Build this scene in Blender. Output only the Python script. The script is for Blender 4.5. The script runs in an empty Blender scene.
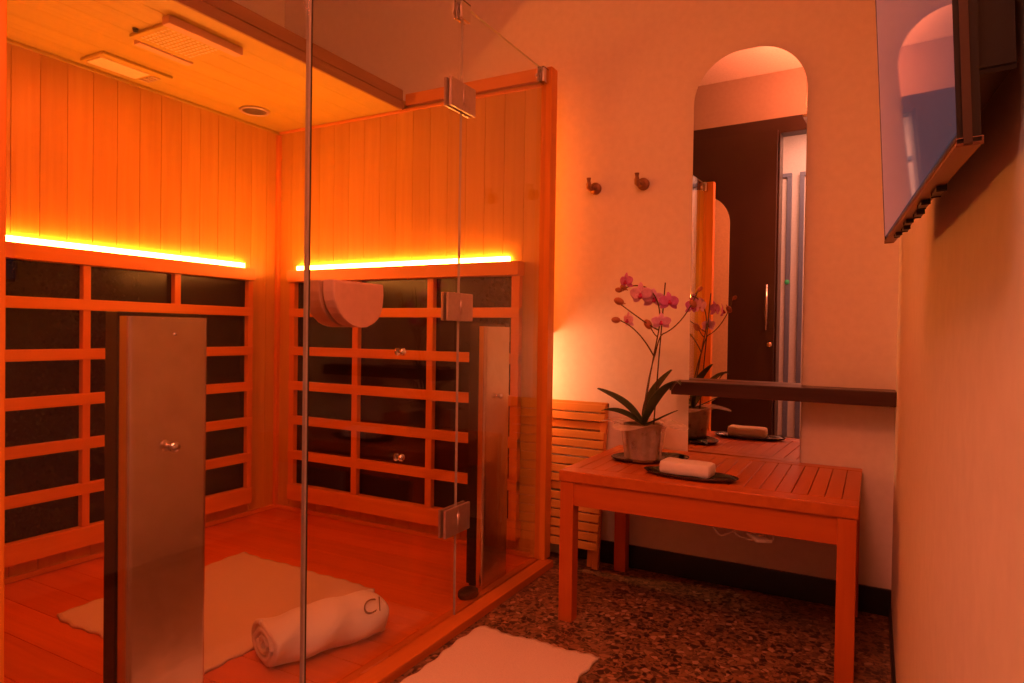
import bpy, bmesh, math, random
from mathutils import Vector, Matrix, Euler
random.seed(7)
S = bpy.context.scene
C = S.collection
PI = math.pi

# ---------------------------------------------------------------- camera, world, exposure, lights
cam_d = bpy.data.cameras.new('camera')
cam_d.sensor_width = 36.0
cam_d.lens = 23.34
cam_d.clip_start = 0.02
cam = bpy.data.objects.new('camera', cam_d)
C.objects.link(cam)
FW = Vector((-0.47867542, 0.87788418, -0.01375506))
RT = Vector((0.87776972, 0.47884799, 0.01499754))
UP = Vector((-0.01975269, 0.00489482, 0.99979291))
cam.matrix_world = Matrix(((RT.x, UP.x, -FW.x, 0), (RT.y, UP.y, -FW.y, 0), (RT.z, UP.z, -FW.z, 1.0), (0, 0, 0, 1)))
S.camera = cam

w = bpy.data.worlds.new('world')
S.world = w
w.use_nodes = True
w.node_tree.nodes['Background'].inputs[0].default_value = (0.03, 0.008, 0.004, 1)
w.node_tree.nodes['Background'].inputs[1].default_value = 0.3

S.view_settings.view_transform = 'Standard'
S.view_settings.look = 'None'
S.view_settings.exposure = 0.0
S.view_settings.gamma = 1.0
S.view_settings.use_curve_mapping = False
S.cycles.max_bounces = 12
S.cycles.diffuse_bounces = 5
S.cycles.glossy_bounces = 8
S.cycles.transparent_max_bounces = 24
S.cycles.use_denoising = True
S.cycles.caustics_reflective = False
S.cycles.caustics_refractive = False

LED_COLOUR = (1.0, 0.29, 0.045)
ROOM_POWER = 51.0          # unseen room lamp, given a pendant form to brighten the ceiling too
ROOM_COLOUR = (1.0, 0.178, 0.072)
CORRIDOR_POWER = 36.0
CORRIDOR_COLOUR = (1.0, 0.38, 0.24)
BAR_COLOUR = (1.0, 0.39, 0.16)


def area_light(name, loc, rot, sx, sy, power, colour, spread=PI):
    d = bpy.data.lights.new(name, 'AREA')
    d.shape = 'RECTANGLE'
    d.size = sx
    d.size_y = sy
    d.energy = power
    d.color = colour
    d.spread = spread
    o = bpy.data.objects.new(name, d)
    C.objects.link(o)
    o.location = loc
    o.rotation_euler = rot
    return o


# unseen room lamp, uplight added for the ceiling, corridor lamp (fittings built below)
area_light('room_lamp_light', (-0.34, 0.25, 2.485), (0, 0, 0), 0.46, 0.46, ROOM_POWER * .45, ROOM_COLOUR)
area_light('added_uplight', (-0.34, 0.25, 2.545), (PI, 0, 0), 0.46, 0.46, ROOM_POWER * .55, ROOM_COLOUR)
area_light('corridor_lamp_light', (-0.55, -0.95, 3.04), (0, 0, 0), 0.9, 0.5, CORRIDOR_POWER, CORRIDOR_COLOUR)

# red glow of the perforated lamp on the cabin ceiling
area_light('cabin_lamp_light', (-2.27, 1.57, 2.030), (0, 0, 0), 0.2, 0.24, 7.0, (1.0, 0.10, 0.008))

# ---------------------------------------------------------------- materials


def new_mat(name):
    m = bpy.data.materials.new(name)
    m.use_nodes = True
    nt = m.node_tree
    b = nt.nodes['Principled BSDF']
    return m, nt, b


def N(nt, t, **kw):
    n = nt.nodes.new(t)
    for k, v in kw.items():
        setattr(n, k, v)
    return n


def plain(name, col, rough=0.5, metal=0.0, spec=0.5, bump=0.0, scale=60, var=0.06):
    m, nt, b = new_mat(name)
    tc = N(nt, 'ShaderNodeTexCoord')
    no = N(nt, 'ShaderNodeTexNoise')
    no.inputs['Scale'].default_value = scale
    no.inputs['Detail'].default_value = 4
    nt.links.new(tc.outputs['Object'], no.inputs['Vector'])
    cr = N(nt, 'ShaderNodeValToRGB')
    cr.color_ramp.elements[0].position = 0.3
    cr.color_ramp.elements[1].position = 0.7
    cr.color_ramp.elements[0].color = (*[max(0, c * (1 - var)) for c in col], 1)
    cr.color_ramp.elements[1].color = (*[min(1, c * (1 + var)) for c in col], 1)
    nt.links.new(no.outputs['Fac'], cr.inputs['Fac'])
    nt.links.new(cr.outputs['Color'], b.inputs['Base Color'])
    b.inputs['Roughness'].default_value = rough
    b.inputs['Metallic'].default_value = metal
    b.inputs['Specular IOR Level'].default_value = spec
    if bump:
        bp = N(nt, 'ShaderNodeBump')
        bp.inputs['Strength'].default_value = bump
        bp.inputs['Distance'].default_value = 0.01
        nt.links.new(no.outputs['Fac'], bp.inputs['Height'])
        nt.links.new(bp.outputs['Normal'], b.inputs['Normal'])
    return m


def wood(name, c1, c2, grain='z', rough=0.45, island=0.25, spec=0.4):
    """grain runs along the given axis; every board of a mesh gets its own tone"""
    m, nt, b = new_mat(name)
    tc = N(nt, 'ShaderNodeTexCoord')
    mp = N(nt, 'ShaderNodeMapping')
    sc = {'x': (2.0, 38, 38), 'y': (38, 2.0, 38), 'z': (38, 38, 2.0)}[grain]
    mp.inputs['Scale'].default_value = sc
    geo = N(nt, 'ShaderNodeNewGeometry')
    off = N(nt, 'ShaderNodeVectorMath', operation='SCALE')
    off.inputs[0].default_value = (17.3, 9.1, 23.7)
    nt.links.new(geo.outputs['Random Per Island'], off.inputs['Scale'])
    add = N(nt, 'ShaderNodeVectorMath', operation='ADD')
    nt.links.new(tc.outputs['Object'], add.inputs[0])
    nt.links.new(off.outputs[0], add.inputs[1])
    nt.links.new(add.outputs[0], mp.inputs['Vector'])
    no = N(nt, 'ShaderNodeTexNoise')
    no.inputs['Scale'].default_value = 1.0
    no.inputs['Detail'].default_value = 5
    no.inputs['Distortion'].default_value = 0.4
    nt.links.new(mp.outputs[0], no.inputs['Vector'])
    cr = N(nt, 'ShaderNodeValToRGB')
    cr.color_ramp.elements[0].position = 0.25
    cr.color_ramp.elements[1].position = 0.75
    cr.color_ramp.elements[0].color = (*c1, 1)
    cr.color_ramp.elements[1].color = (*c2, 1)
    nt.links.new(no.outputs['Fac'], cr.inputs['Fac'])
    mr = N(nt, 'ShaderNodeMapRange')
    mr.inputs['To Min'].default_value = 1 - island
    mr.inputs['To Max'].default_value = 1.0
    nt.links.new(geo.outputs['Random Per Island'], mr.inputs['Value'])
    mul = N(nt, 'ShaderNodeVectorMath', operation='SCALE')
    nt.links.new(cr.outputs['Color'], mul.inputs[0])
    nt.links.new(mr.outputs[0], mul.inputs['Scale'])
    nt.links.new(mul.outputs[0], b.inputs['Base Color'])
    b.inputs['Roughness'].default_value = rough
    b.inputs['Specular IOR Level'].default_value = spec
    bp = N(nt, 'ShaderNodeBump')
    bp.inputs['Strength'].default_value = 0.08
    bp.inputs['Distance'].default_value = 0.004
    nt.links.new(no.outputs['Fac'], bp.inputs['Height'])
    nt.links.new(bp.outputs['Normal'], b.inputs['Normal'])
    return m


def emit(name, col, strength):
    m = bpy.data.materials.new(name)
    m.use_nodes = True
    nt = m.node_tree
    nt.nodes.remove(nt.nodes['Principled BSDF'])
    e = N(nt, 'ShaderNodeEmission')
    e.inputs[0].default_value = (*col, 1)
    e.inputs[1].default_value = strength
    nt.links.new(e.outputs[0], nt.nodes['Material Output'].inputs[0])
    return m


def glass_mat(name, tint=(0.96, 0.97, 0.96), ior=1.5, gain=1.0):
    m = bpy.data.materials.new(name)
    m.use_nodes = True
    nt = m.node_tree
    nt.nodes.remove(nt.nodes['Principled BSDF'])
    tr = N(nt, 'ShaderNodeBsdfTransparent')
    tr.inputs[0].default_value = (*tint, 1)
    gl = N(nt, 'ShaderNodeBsdfGlossy')
    gl.inputs['Roughness'].default_value = 0.0
    gl.inputs[0].default_value = (gain, gain, gain, 1)
    lw = N(nt, 'ShaderNodeFresnel')
    # the node inverts the index on back faces; feed it so that both faces of the thin pane reflect like an outer face
    geo = N(nt, 'ShaderNodeNewGeometry')
    mr = N(nt, 'ShaderNodeMapRange')
    mr.inputs['To Min'].default_value = ior
    mr.inputs['To Max'].default_value = 1 / ior
    nt.links.new(geo.outputs['Backfacing'], mr.inputs['Value'])
    nt.links.new(mr.outputs[0], lw.inputs['IOR'])
    mx = N(nt, 'ShaderNodeMixShader')
    nt.links.new(lw.outputs[0], mx.inputs[0])
    nt.links.new(tr.outputs[0], mx.inputs[1])
    nt.links.new(gl.outputs[0], mx.inputs[2])
    nt.links.new(mx.outputs[0], nt.nodes['Material Output'].inputs[0])
    return m


def terrazzo_mat():
    m, nt, b = new_mat('terrazzo')
    tc = N(nt, 'ShaderNodeTexCoord')
    no = N(nt, 'ShaderNodeTexNoise')
    no.inputs['Scale'].default_value = 18
    no.inputs['Detail'].default_value = 2
    nt.links.new(tc.outputs['Object'], no.inputs['Vector'])
    wv = N(nt, 'ShaderNodeVectorMath', operation='SCALE')
    wv.inputs['Scale'].default_value = 0.035
    nt.links.new(no.outputs['Color'], wv.inputs[0])
    ad = N(nt, 'ShaderNodeVectorMath', operation='ADD')
    nt.links.new(tc.outputs['Object'], ad.inputs[0])
    nt.links.new(wv.outputs[0], ad.inputs[1])

    def chips(scale, stops):
        v = N(nt, 'ShaderNodeTexVoronoi')
        v.feature = 'F1'
        v.inputs['Scale'].default_value = scale
        v.inputs['Randomness'].default_value = 1.0
        nt.links.new(ad.outputs[0], v.inputs['Vector'])
        sep = N(nt, 'ShaderNodeSeparateColor')
        nt.links.new(v.outputs['Color'], sep.inputs[0])
        r = N(nt, 'ShaderNodeValToRGB')
        r.color_ramp.interpolation = 'CONSTANT'
        els = r.color_ramp.elements
        els[0].position = 0
        els[0].color = (*stops[0][1], 1)
        els[1].position = stops[1][0]
        els[1].color = (*stops[1][1], 1)
        for p, c in stops[2:]:
            e = els.new(p)
            e.color = (*c, 1)
        nt.links.new(sep.outputs[0], r.inputs['Fac'])
        e = N(nt, 'ShaderNodeTexVoronoi')
        e.feature = 'DISTANCE_TO_EDGE'
        e.inputs['Scale'].default_value = scale
        nt.links.new(ad.outputs[0], e.inputs['Vector'])
        return r.outputs['Color'], e.outputs['Distance'], sep.outputs[1]
    big, ed, sel = chips(52, [(0, (.035, .02, .012)), (.25, (.27, .13, .06)), (.45, (.15, .08, .04)), (.62, (.34, .18, .09)), (.8, (.05, .03, .018)), (.92, (.42, .25, .14))])
    small, ed2, _ = chips(120, [(0, (.20, .10, .05)), (.4, (.27, .14, .07)), (.7, (.08, .045, .025))])
    th = N(nt, 'ShaderNodeMapRange')
    th.inputs['From Min'].default_value = 0.07
    th.inputs['From Max'].default_value = 0.12
    nt.links.new(ed, th.inputs['Value'])
    gt = N(nt, 'ShaderNodeMath', operation='GREATER_THAN')
    gt.inputs[1].default_value = 0.22
    nt.links.new(sel, gt.inputs[0])
    ml = N(nt, 'ShaderNodeMath', operation='MULTIPLY')
    nt.links.new(th.outputs[0], ml.inputs[0])
    nt.links.new(gt.outputs[0], ml.inputs[1])
    mx = N(nt, 'ShaderNodeMix', data_type='RGBA')
    nt.links.new(ml.outputs[0], mx.inputs[0])
    nt.links.new(small, mx.inputs[6])
    nt.links.new(big, mx.inputs[7])
    nt.links.new(mx.outputs[2], b.inputs['Base Color'])
    b.inputs['Roughness'].default_value = 0.35
    return m


M = {}
M['plaster'] = plain('plaster', (.80, .74, .68), .85, bump=.05, scale=35, var=.03, spec=.2)
M['brown_plaster'] = plain('brown_plaster', (.46, .38, .32), .85, bump=.05, scale=35, var=.03, spec=.2)
M['ceiling_paint'] = plain('ceiling_paint', (.85, .82, .78), .9, spec=.2)
M['terrazzo'] = terrazzo_mat()
M['black_trim'] = plain('black_trim', (.012, .011, .012), .4)
M['hemlock_v'] = wood('hemlock_boards', (.62, .345, .045), (.72, .43, .065), 'z', .38, .13)
M['hemlock_x'] = wood('hemlock_rail_across', (.74, .26, .022), (.86, .33, .032), 'x', .42, .1)
M['hemlock_y'] = wood('hemlock_rail_along', (.74, .26, .022), (.86, .33, .032), 'y', .42, .1)
M['sill_wood'] = wood('sill_wood', (.54, .15, .02), (.64, .20, .03), 'y', .42, .1)
M['hemlock_z'] = wood('hemlock_post', (.72, .24, .022), (.84, .30, .032), 'z', .42, .1)
M['ceiling_wood'] = wood('pale_ceiling_wood', (.48, .34, .038), (.54, .40, .046), 'y', .42, .08)
M['deck'] = wood('floor_boards', (.66, .14, .012), (.80, .20, .018), 'x', .35, .18)
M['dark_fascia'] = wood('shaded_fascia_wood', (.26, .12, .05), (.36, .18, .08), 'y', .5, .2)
M['table_x'] = wood('table_wood_across', (.50, .105, .011), (.60, .14, .018), 'x', .36, .08)
M['table_y'] = wood('table_wood_along', (.50, .115, .013), (.60, .155, .022), 'y', .36, .14)
M['table_z'] = wood('table_leg_wood', (.50, .105, .011), (.60, .14, .018), 'z', .36, .08)
M['chair_wood'] = wood('folding_chair_wood', (.62, .27, .05), (.76, .37, .08), 'x', .4, .2)
M['chair_leg'] = wood('folding_chair_leg_wood', (.58, .22, .04), (.68, .28, .06), 'z', .4, .1)
M['shelf'] = wood('dark_shelf_wood', (.030, .014, .010), (.075, .034, .022), 'x', .38, .05)
M['handle_wood'] = plain('handle_wood', (.64, .40, .28), .45, scale=30)
M['heater'] = plain('carbon_heater', (.010, .0035, .002), .18, spec=.18, scale=90, var=.05)
M['glass'] = glass_mat('clear_glass', ior=1.42)
M['glass_edge'] = plain('polished_glass_edge', (.42, .40, .37), .25)
M['steel'] = plain('brushed_steel', (.74, .60, .48), .26, metal=1.0, scale=20, var=.05)
M['steel_dark'] = plain('satin_steel', (.56, .46, .42), .42, metal=.7)
M['chrome'] = plain('chrome', (.75, .72, .70), .12, metal=1.0)
M['black'] = plain('black_plastic', (.010, .008, .008), .35)
M['black_gloss'] = plain('black_gloss', (.008, .006, .006), .12)
M['rubber'] = plain('black_rubber', (.012, .010, .010), .6)
M['bronze'] = plain('bronze_metal', (.30, .15, .09), .35, metal=.6)
M['dark_bronze'] = plain('dark_bronze', (.07, .032, .018), .4)
M['mirror'] = plain('mirror_silver', (.93, .92, .91), .0, metal=1.0, var=0)
M['mirror_edge'] = plain('mirror_edge', (.55, .50, .46), .3, metal=.5)
M['cotton'] = plain('white_cotton', (.74, .64, .54), .95, bump=.5, scale=260, var=.05, spec=.1)
M['towel'] = plain('white_terry', (.92, .90, .88), .95, bump=.6, scale=420, var=.05, spec=.1)
M['thread'] = plain('grey_thread', (.20, .15, .12), .8)
M['led_back'] = emit('cabin_led', LED_COLOUR, 88.0)
M['bar_led'] = emit('bar_led', BAR_COLOUR, 165.0)
M['gap_led'] = emit('gap_led', (1.0, .20, .01), 38.0)
M['lamp_glow'] = emit('lamp_glow', ROOM_COLOUR, 3.0)
M['corridor_glow'] = emit('corridor_glow', CORRIDOR_COLOUR, 3.0)
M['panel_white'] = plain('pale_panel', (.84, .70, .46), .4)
M['panel_key'] = plain('grey_key', (.45, .35, .22), .5)
M['speaker_grey'] = plain('speaker_grille_grey', (.10, .075, .06), .6, bump=.6, scale=500)
M['tray'] = plain('dark_metal_tray', (.10, .085, .075), .25, metal=.8)
M['leaf'] = plain('dark_orchid_leaf', (.030, .050, .018), .38, scale=25, var=.25)
M['stem'] = plain('orchid_stem', (.09, .055, .02), .5)
M['stake'] = plain('dark_stake', (.045, .03, .02), .6)
M['petal'] = plain('magenta_petal', (.62, .17, .62), .55, scale=80, var=.15)
M['petal_pale'] = plain('pale_pink_petal', (.74, .40, .74), .55, scale=80, var=.12)
M['lip'] = plain('deep_magenta_lip', (.50, .03, .20), .5)
M['bud'] = plain('brownish_bud', (.42, .16, .08), .55)
M['soil'] = plain('bark_soil', (.05, .03, .02), .9, bump=.8, scale=120)
M['pot'] = plain('clay_pot', (.15, .11, .06), .55, scale=30, var=.15)
M['dark_door'] = plain('dark_brown_panel', (.045, .022, .016), .4, scale=4, var=.08)
M['grey_frame'] = plain('grey_frame', (.16, .17, .24), .5)
M['corridor_panel'] = plain('pale_door', (.62, .56, .52), .6)
M['green'] = plain('green_sticker', (.05, .55, .22), .5)
M['cable'] = plain('white_cable', (.85, .82, .78), .45)


def translucent(name, col, alpha):
    m = bpy.data.materials.new(name)
    m.use_nodes = True
    nt = m.node_tree
    b = nt.nodes['Principled BSDF']
    b.inputs['Base Color'].default_value = (*col, 1)
    b.inputs['Roughness'].default_value = .35
    tr = N(nt, 'ShaderNodeBsdfTransparent')
    mx = N(nt, 'ShaderNodeMixShader')
    tc = N(nt, 'ShaderNodeTexCoord')
    no = N(nt, 'ShaderNodeTexNoise')
    no.inputs['Scale'].default_value = 40
    nt.links.new(tc.outputs['Object'], no.inputs['Vector'])
    mr = N(nt, 'ShaderNodeMapRange')
    mr.inputs['To Min'].default_value = alpha - .15
    mr.inputs['To Max'].default_value = alpha + .15
    nt.links.new(no.outputs['Fac'], mr.inputs['Value'])
    nt.links.new(mr.outputs[0], mx.inputs[0])
    nt.links.new(tr.outputs[0], mx.inputs[1])
    nt.links.new(b.outputs[0], mx.inputs[2])
    nt.links.new(mx.outputs[0], nt.nodes['Material Output'].inputs[0])
    return m


M['wrap'] = translucent('cellophane_wrap', (.80, .72, .62), .36)


def screen_mat():
    m, nt, b = new_mat('tv_screen')
    b.inputs['Base Color'].default_value = (.03, .03, .04, 1)
    b.inputs['Roughness'].default_value = .03
    b.inputs['Specular IOR Level'].default_value = .08
    tc = N(nt, 'ShaderNodeTexCoord')
    no = N(nt, 'ShaderNodeTexNoise')
    no.inputs['Scale'].default_value = 9
    no.inputs['Detail'].default_value = 3
    nt.links.new(tc.outputs['Object'], no.inputs['Vector'])
    cr = N(nt, 'ShaderNodeValToRGB')
    cr.color_ramp.elements[0].color = (.085, .055, .080, 1)
    cr.color_ramp.elements[1].color = (.12, .075, .10, 1)
    nt.links.new(no.outputs['Fac'], cr.inputs['Fac'])
    nt.links.new(cr.outputs['Color'], b.inputs['Emission Color'])
    b.inputs['Emission Strength'].default_value = .5
    return m


M['screen'] = screen_mat()

# ---------------------------------------------------------------- mesh helpers


class MB:
    def __init__(self):
        self.bm = bmesh.new()
        self.mi = 0

    def box(self, x0, x1, y0, y1, z0, z1, bev=0.0, mat=0):
        r = bmesh.ops.create_cube(self.bm, size=1.0)
        vs = r['verts']
        for v in vs:
            v.co = Vector((x0 + (v.co.x + .5) * (x1 - x0), y0 + (v.co.y + .5) * (y1 - y0), z0 + (v.co.z + .5) * (z1 - z0)))
        fs = set(f for v in vs for f in v.link_faces)
        for f in fs:
            f.material_index = mat
        if bev:
            es = list(set(e for v in vs for e in v.link_edges))
            bmesh.ops.bevel(self.bm, geom=es, offset=bev, segments=2, profile=.6, affect='EDGES')
        return self

    def obox(self, centre, half, rot, bev=0.0):
        r = bmesh.ops.create_cube(self.bm, size=1.0)
        vs = r['verts']
        R = rot.to_matrix() if hasattr(rot, 'to_matrix') else rot
        for v in vs:
            p = Vector((v.co.x * 2 * half[0], v.co.y * 2 * half[1], v.co.z * 2 * half[2]))
            v.co = R @ p + Vector(centre)
        if bev:
            es = list(set(e for v in vs for e in v.link_edges))
            bmesh.ops.bevel(self.bm, geom=es, offset=bev, segments=2, profile=.6, affect='EDGES')
        return self

    def tube(self, pts, rad, n=10, cap=True):
        pts = [Vector(p) for p in pts]
        rads = rad if isinstance(rad, (list, tuple)) else [rad] * len(pts)
        rings = []
        up = Vector((0, 0, 1))
        for i, p in enumerate(pts):
            d = (pts[min(i + 1, len(pts) - 1)] - pts[max(i - 1, 0)]).normalized()
            a = d.cross(up)
            if a.length < 1e-3:
                a = d.cross(Vector((1, 0, 0)))
            a.normalize()
            b = d.cross(a).normalized()
            rings.append([self.bm.verts.new(p + (a * math.cos(2 * PI * k / n) + b * math.sin(2 * PI * k / n)) * rads[i]) for k in range(n)])
        for i in range(len(rings) - 1):
            for k in range(n):
                self.bm.faces.new((rings[i][k], rings[i][(k + 1) % n], rings[i + 1][(k + 1) % n], rings[i + 1][k])).smooth = True
        if cap:
            self.bm.faces.new(rings[0][::-1])
            self.bm.faces.new(rings[-1])
        return self

    def lathe(self, profile, n=32, centre=(0, 0, 0), axis='z', sx=1.0, sy=1.0):
        """profile: list of (radius, height)"""
        c = Vector(centre)
        rings = []
        for r, h in profile:
            ring = []
            if r < 1e-6:
                p = {'z': Vector((0, 0, h)), 'x': Vector((h, 0, 0)), 'y': Vector((0, h, 0))}[axis]
                ring = [self.bm.verts.new(c + p)]
            else:
                for k in range(n):
                    a = 2 * PI * k / n
                    u, v = r * math.cos(a) * sx, r * math.sin(a) * sy
                    p = {'z': Vector((u, v, h)), 'x': Vector((h, u, v)), 'y': Vector((v, h, u))}[axis]
                    ring.append(self.bm.verts.new(c + p))
            rings.append(ring)
        for i in range(len(rings) - 1):
            A, B = rings[i], rings[i + 1]
            if len(A) == 1 and len(B) == 1:
                continue
            for k in range(n):
                k2 = (k + 1) % n
                if len(A) == 1:
                    f = self.bm.faces.new((A[0], B[k2], B[k]))
                elif len(B) == 1:
                    f = self.bm.faces.new((A[k], A[k2], B[0]))
                else:
                    f = self.bm.faces.new((A[k], A[k2], B[k2], B[k]))
                f.smooth = True
        return self

    def prism(self, poly, axis, a, b, bev=0.0):
        """poly: list of 2-D points in the plane across axis, swept from a to b"""
        def P(u, v, h):
            return {'x': Vector((h, u, v)), 'y': Vector((u, h, v)), 'z': Vector((u, v, h))}[axis]
        A = [self.bm.verts.new(P(u, v, a)) for u, v in poly]
        B = [self.bm.verts.new(P(u, v, b)) for u, v in poly]
        fa = self.bm.faces.new(A)
        fb = self.bm.faces.new(B[::-1])
        n = len(poly)
        for k in range(n):
            self.bm.faces.new((A[k], B[k], B[(k + 1) % n], A[(k + 1) % n]))
        if bev:
            es = list(fa.edges) + list(fb.edges)
            bmesh.ops.bevel(self.bm, geom=es, offset=bev, segments=2, profile=.6, affect='EDGES')
        return self

    def sphere(self, c, r, sx=1, sy=1, sz=1, seg=14, rot=None):
        res = bmesh.ops.create_uvsphere(self.bm, u_segments=seg, v_segments=max(6, seg * 2 // 3), radius=r)
        for v in res['verts']:
            p = Vector((v.co.x * sx, v.co.y * sy, v.co.z * sz))
            if rot is not None:
                p = rot @ p
            v.co = p + Vector(c)
        for f in set(f for v in res['verts'] for f in v.link_faces):
            f.smooth = True
        return self

    def grid(self, fn, nu, nv, thick=0.0):
        V = [[self.bm.verts.new(fn(i / nu, j / nv)) for j in range(nv + 1)] for i in range(nu + 1)]
        fs = []
        for i in range(nu):
            for j in range(nv):
                f = self.bm.faces.new((V[i][j], V[i + 1][j], V[i + 1][j + 1], V[i][j + 1]))
                f.smooth = True
                fs.append(f)
        if thick:
            bmesh.ops.recalc_face_normals(self.bm, faces=fs)
            bmesh.ops.solidify(self.bm, geom=fs, thickness=thick)
        return self

    def obj(self, name, mat, parent=None, base=None):
        """mesh in world coordinates; its origin goes to base (or to the root thing's base)"""
        bmesh.ops.recalc_face_normals(self.bm, faces=self.bm.faces[:])
        if parent is not None:
            root = parent
            while root.parent:
                root = root.parent
            org = Vector(root['base'])
            loc = Vector((0, 0, 0))
        else:
            org = Vector(base) if base is not None else Vector((0, 0, 0))
            loc = org
        for v in self.bm.verts:
            v.co -= org
        me = bpy.data.meshes.new(name)
        self.bm.to_mesh(me)
        self.bm.free()
        mats = mat if isinstance(mat, (list, tuple)) else [mat]
        for k in mats:
            me.materials.append(M[k])
        o = bpy.data.objects.new(name, me)
        C.objects.link(o)
        if parent is not None:
            o.parent = parent
            if base is not None and parent.parent is None:
                pass
        o.location = loc
        if parent is None:
            o['base'] = tuple(org)
        return o


def thing(name, label, cat, loc, group=None):
    o = bpy.data.objects.new(name, None)
    o.empty_display_size = .05
    C.objects.link(o)
    o.location = loc
    o['base'] = tuple(loc)
    o['label'] = label
    o['category'] = cat
    if group:
        o['group'] = group
    return o


def tag(o, label, cat, group=None):
    o['label'] = label
    o['category'] = cat
    if group:
        o['group'] = group
    return o


def struct(o):
    o['kind'] = 'structure'
    return o


# ---------------------------------------------------------------- room shell
YW = 2.744       # wall with the mirror
XR = 0.072       # wall with the television
XL = -3.02       # wall behind the cabin
YR = -0.35       # wall behind the camera
ZC = 3.17        # ceiling
OX0, OX1, OZ = -0.903, -0.14, 2.665   # opening to the corridor

struct(MB().box(XL - .1, XR + .1, -1.75, YW + .1, -.1, 0).obj('floor', 'terrazzo', base=(0, 0, 0)))
struct(MB().box(XL - .1, XR + .1, -1.75, YW + .1, ZC, ZC + .1).obj('ceiling', 'ceiling_paint', base=(0, 0, ZC)))
struct(MB().box(XL - .1, XR + .1, YW, YW + .1, 0, ZC).obj('wall_back', 'plaster'))
struct(MB().box(XR, XR + .1, -1.65, YW, 0, ZC).obj('wall_right', 'plaster'))
struct(MB().box(XL - .1, XL, -1.65, YW, 0, ZC).obj('wall_left', 'plaster'))
b = MB()
b.box(XL, XR, YR - .1, YR, 2.79, ZC)
b.box(OX1, XR, YR - .1, YR, 0, 2.79)
struct(b.obj('wall_front', 'brown_plaster'))
b = MB()
b.box(XL, OX0, YR - .1, YR, 0, 2.79)
b.box(OX0, OX1, YR - .1, YR, OZ, 2.79)
struct(b.obj('wall_front_panelling', 'dark_door'))
struct(MB().box(XL, XR, -1.75, -1.65, 0, ZC).obj('wall_corridor', 'corridor_panel'))
b = MB()
b.box(-1.16, XR, YW - .012, YW, 0, .096, .002)
struct(b.obj('baseboard_back', 'black_trim'))
struct(MB().box(XR - .008, XR, YR, YW - .012, 0, .05, .001).obj('baseboard_right', 'black_trim'))
b = MB()
b.box(XL, XR, .35, .53, ZC - .10, ZC - .0005, .004)
struct(b.obj('trim_1', 'ceiling_paint'))
# corridor: two pale doors with grey frames, seen only in the mirrors
for i, x0 in enumerate((-2.275, -1.61, -.945)):
    b = MB()
    b.box(x0, x0 + .042, -1.65, -1.61, 0, 2.58, .004)
    b.box(x0 + .548, x0 + .59, -1.65, -1.61, 0, 2.58, .004)
    b.box(x0, x0 + .59, -1.65, -1.61, 2.58, 2.62, .004)
    fr = struct(b.obj('door_%d' % (i + 1), 'grey_frame'))
    MB().box(x0 + .042, x0 + .548, -1.65, -1.63, .01, 2.58).obj('door_leaf', 'corridor_panel', fr)
    MB().lathe([(0, -1.60), (.018, -1.60), (.024, -1.61), (.024, -1.63)], 16, (x0 + .47, 0, 1.0), 'y').obj('knob', 'steel', fr)
b = MB()
b.box(OX0 - .004, OX0 + .004, YR - .13, YR + .002, 0, OZ, .001)
b.box(OX0 + .004, OX1, YR - .13, YR + .002, OZ - .001, OZ + .018, .001)
struct(b.obj('trim_2', 'dark_door'))

# ---------------------------------------------------------------- infrared cabin
XB, XG, YN, YE, ZCAB = -2.842, -1.244, 0.53, 2.551, 2.059
cab = thing('sauna_cabin', 'glass fronted infrared sauna cabin of pale wood boards, lit by orange light strips', 'sauna', (-2.0, 1.55, 0))


def boards_x(x0, x1, y0, y1, z0, z1, wd, seed):
    """vertical boards side by side along x"""
    rr = random.Random(seed)
    m = MB()
    n = max(1, round((x1 - x0) / wd))
    s = (x1 - x0) / n
    for i in range(n):
        m.box(x0 + i * s + .0008, x0 + (i + 1) * s - .0008, y0, y1, z0, z1, .0022)
    return m


def boards_y(x0, x1, y0, y1, z0, z1, wd):
    m = MB()
    n = max(1, round((y1 - y0) / wd))
    s = (y1 - y0) / n
    for i in range(n):
        m.box(x0, x1, y0 + i * s + .0008, y0 + (i + 1) * s - .0008, z0, z1, .0022)
    return m


b = boards_y(XB - .03, XB, YN - .04, YE + .02, .03, ZCAB, .097)
b.box(XB - .05, XB - .031, YN - .04, YE + .05, .0, ZCAB + .02)
b.obj('back_wall', 'hemlock_v', cab)
b = boards_x(XB, XG + .0, YE, YE + .025, .03, ZCAB, .098, 2)
b.box(XB - .05, XG - .019, YE + .026, YE + .05, 0, ZCAB + .02)
b.obj('end_wall', 'hemlock_v', cab)
b = boards_x(XB, XG - .019, YN - .025, YN, .03, ZCAB, .098, 3)
b.box(XB - .05, XG - .019, YN - .05, YN - .026, 0, ZCAB + .02)
b.obj('end_wall', 'hemlock_v', cab)
# floor deck: boards running across
b = MB()
for i in range(15):
    s = (YE - YN) / 15
    b.box(XB, XG - .035, YN + i * s + .001, YN + (i + 1) * s - .001, .004, .030, .002)
b.obj('floor_deck', 'deck', cab)
b = MB()
b.box(XG - .034, -1.184, YN - .05, YE + .02, 0, .030, .003)
b.obj('sill', 'sill_wood', cab)
# skirting inside the cabin
b = MB()
b.box(XB, XB + .012, YN, YE, .031, .05, .002)
b.obj('skirting', 'hemlock_y', cab)
b = MB()
b.box(XB + .012, XG - .04, YE - .012, YE, .031, .05, .002)
b.obj('skirting', 'hemlock_x', cab)
# posts
MB().box(-1.262, -1.214, YE - .008, YE + .05, .030, 2.125, .003).obj('corner_post', 'hemlock_z', cab)
MB().box(-1.262, -1.190, YN - .05, YN + .002, .030, 2.125, .003).obj('corner_post', 'hemlock_z', cab)
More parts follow.
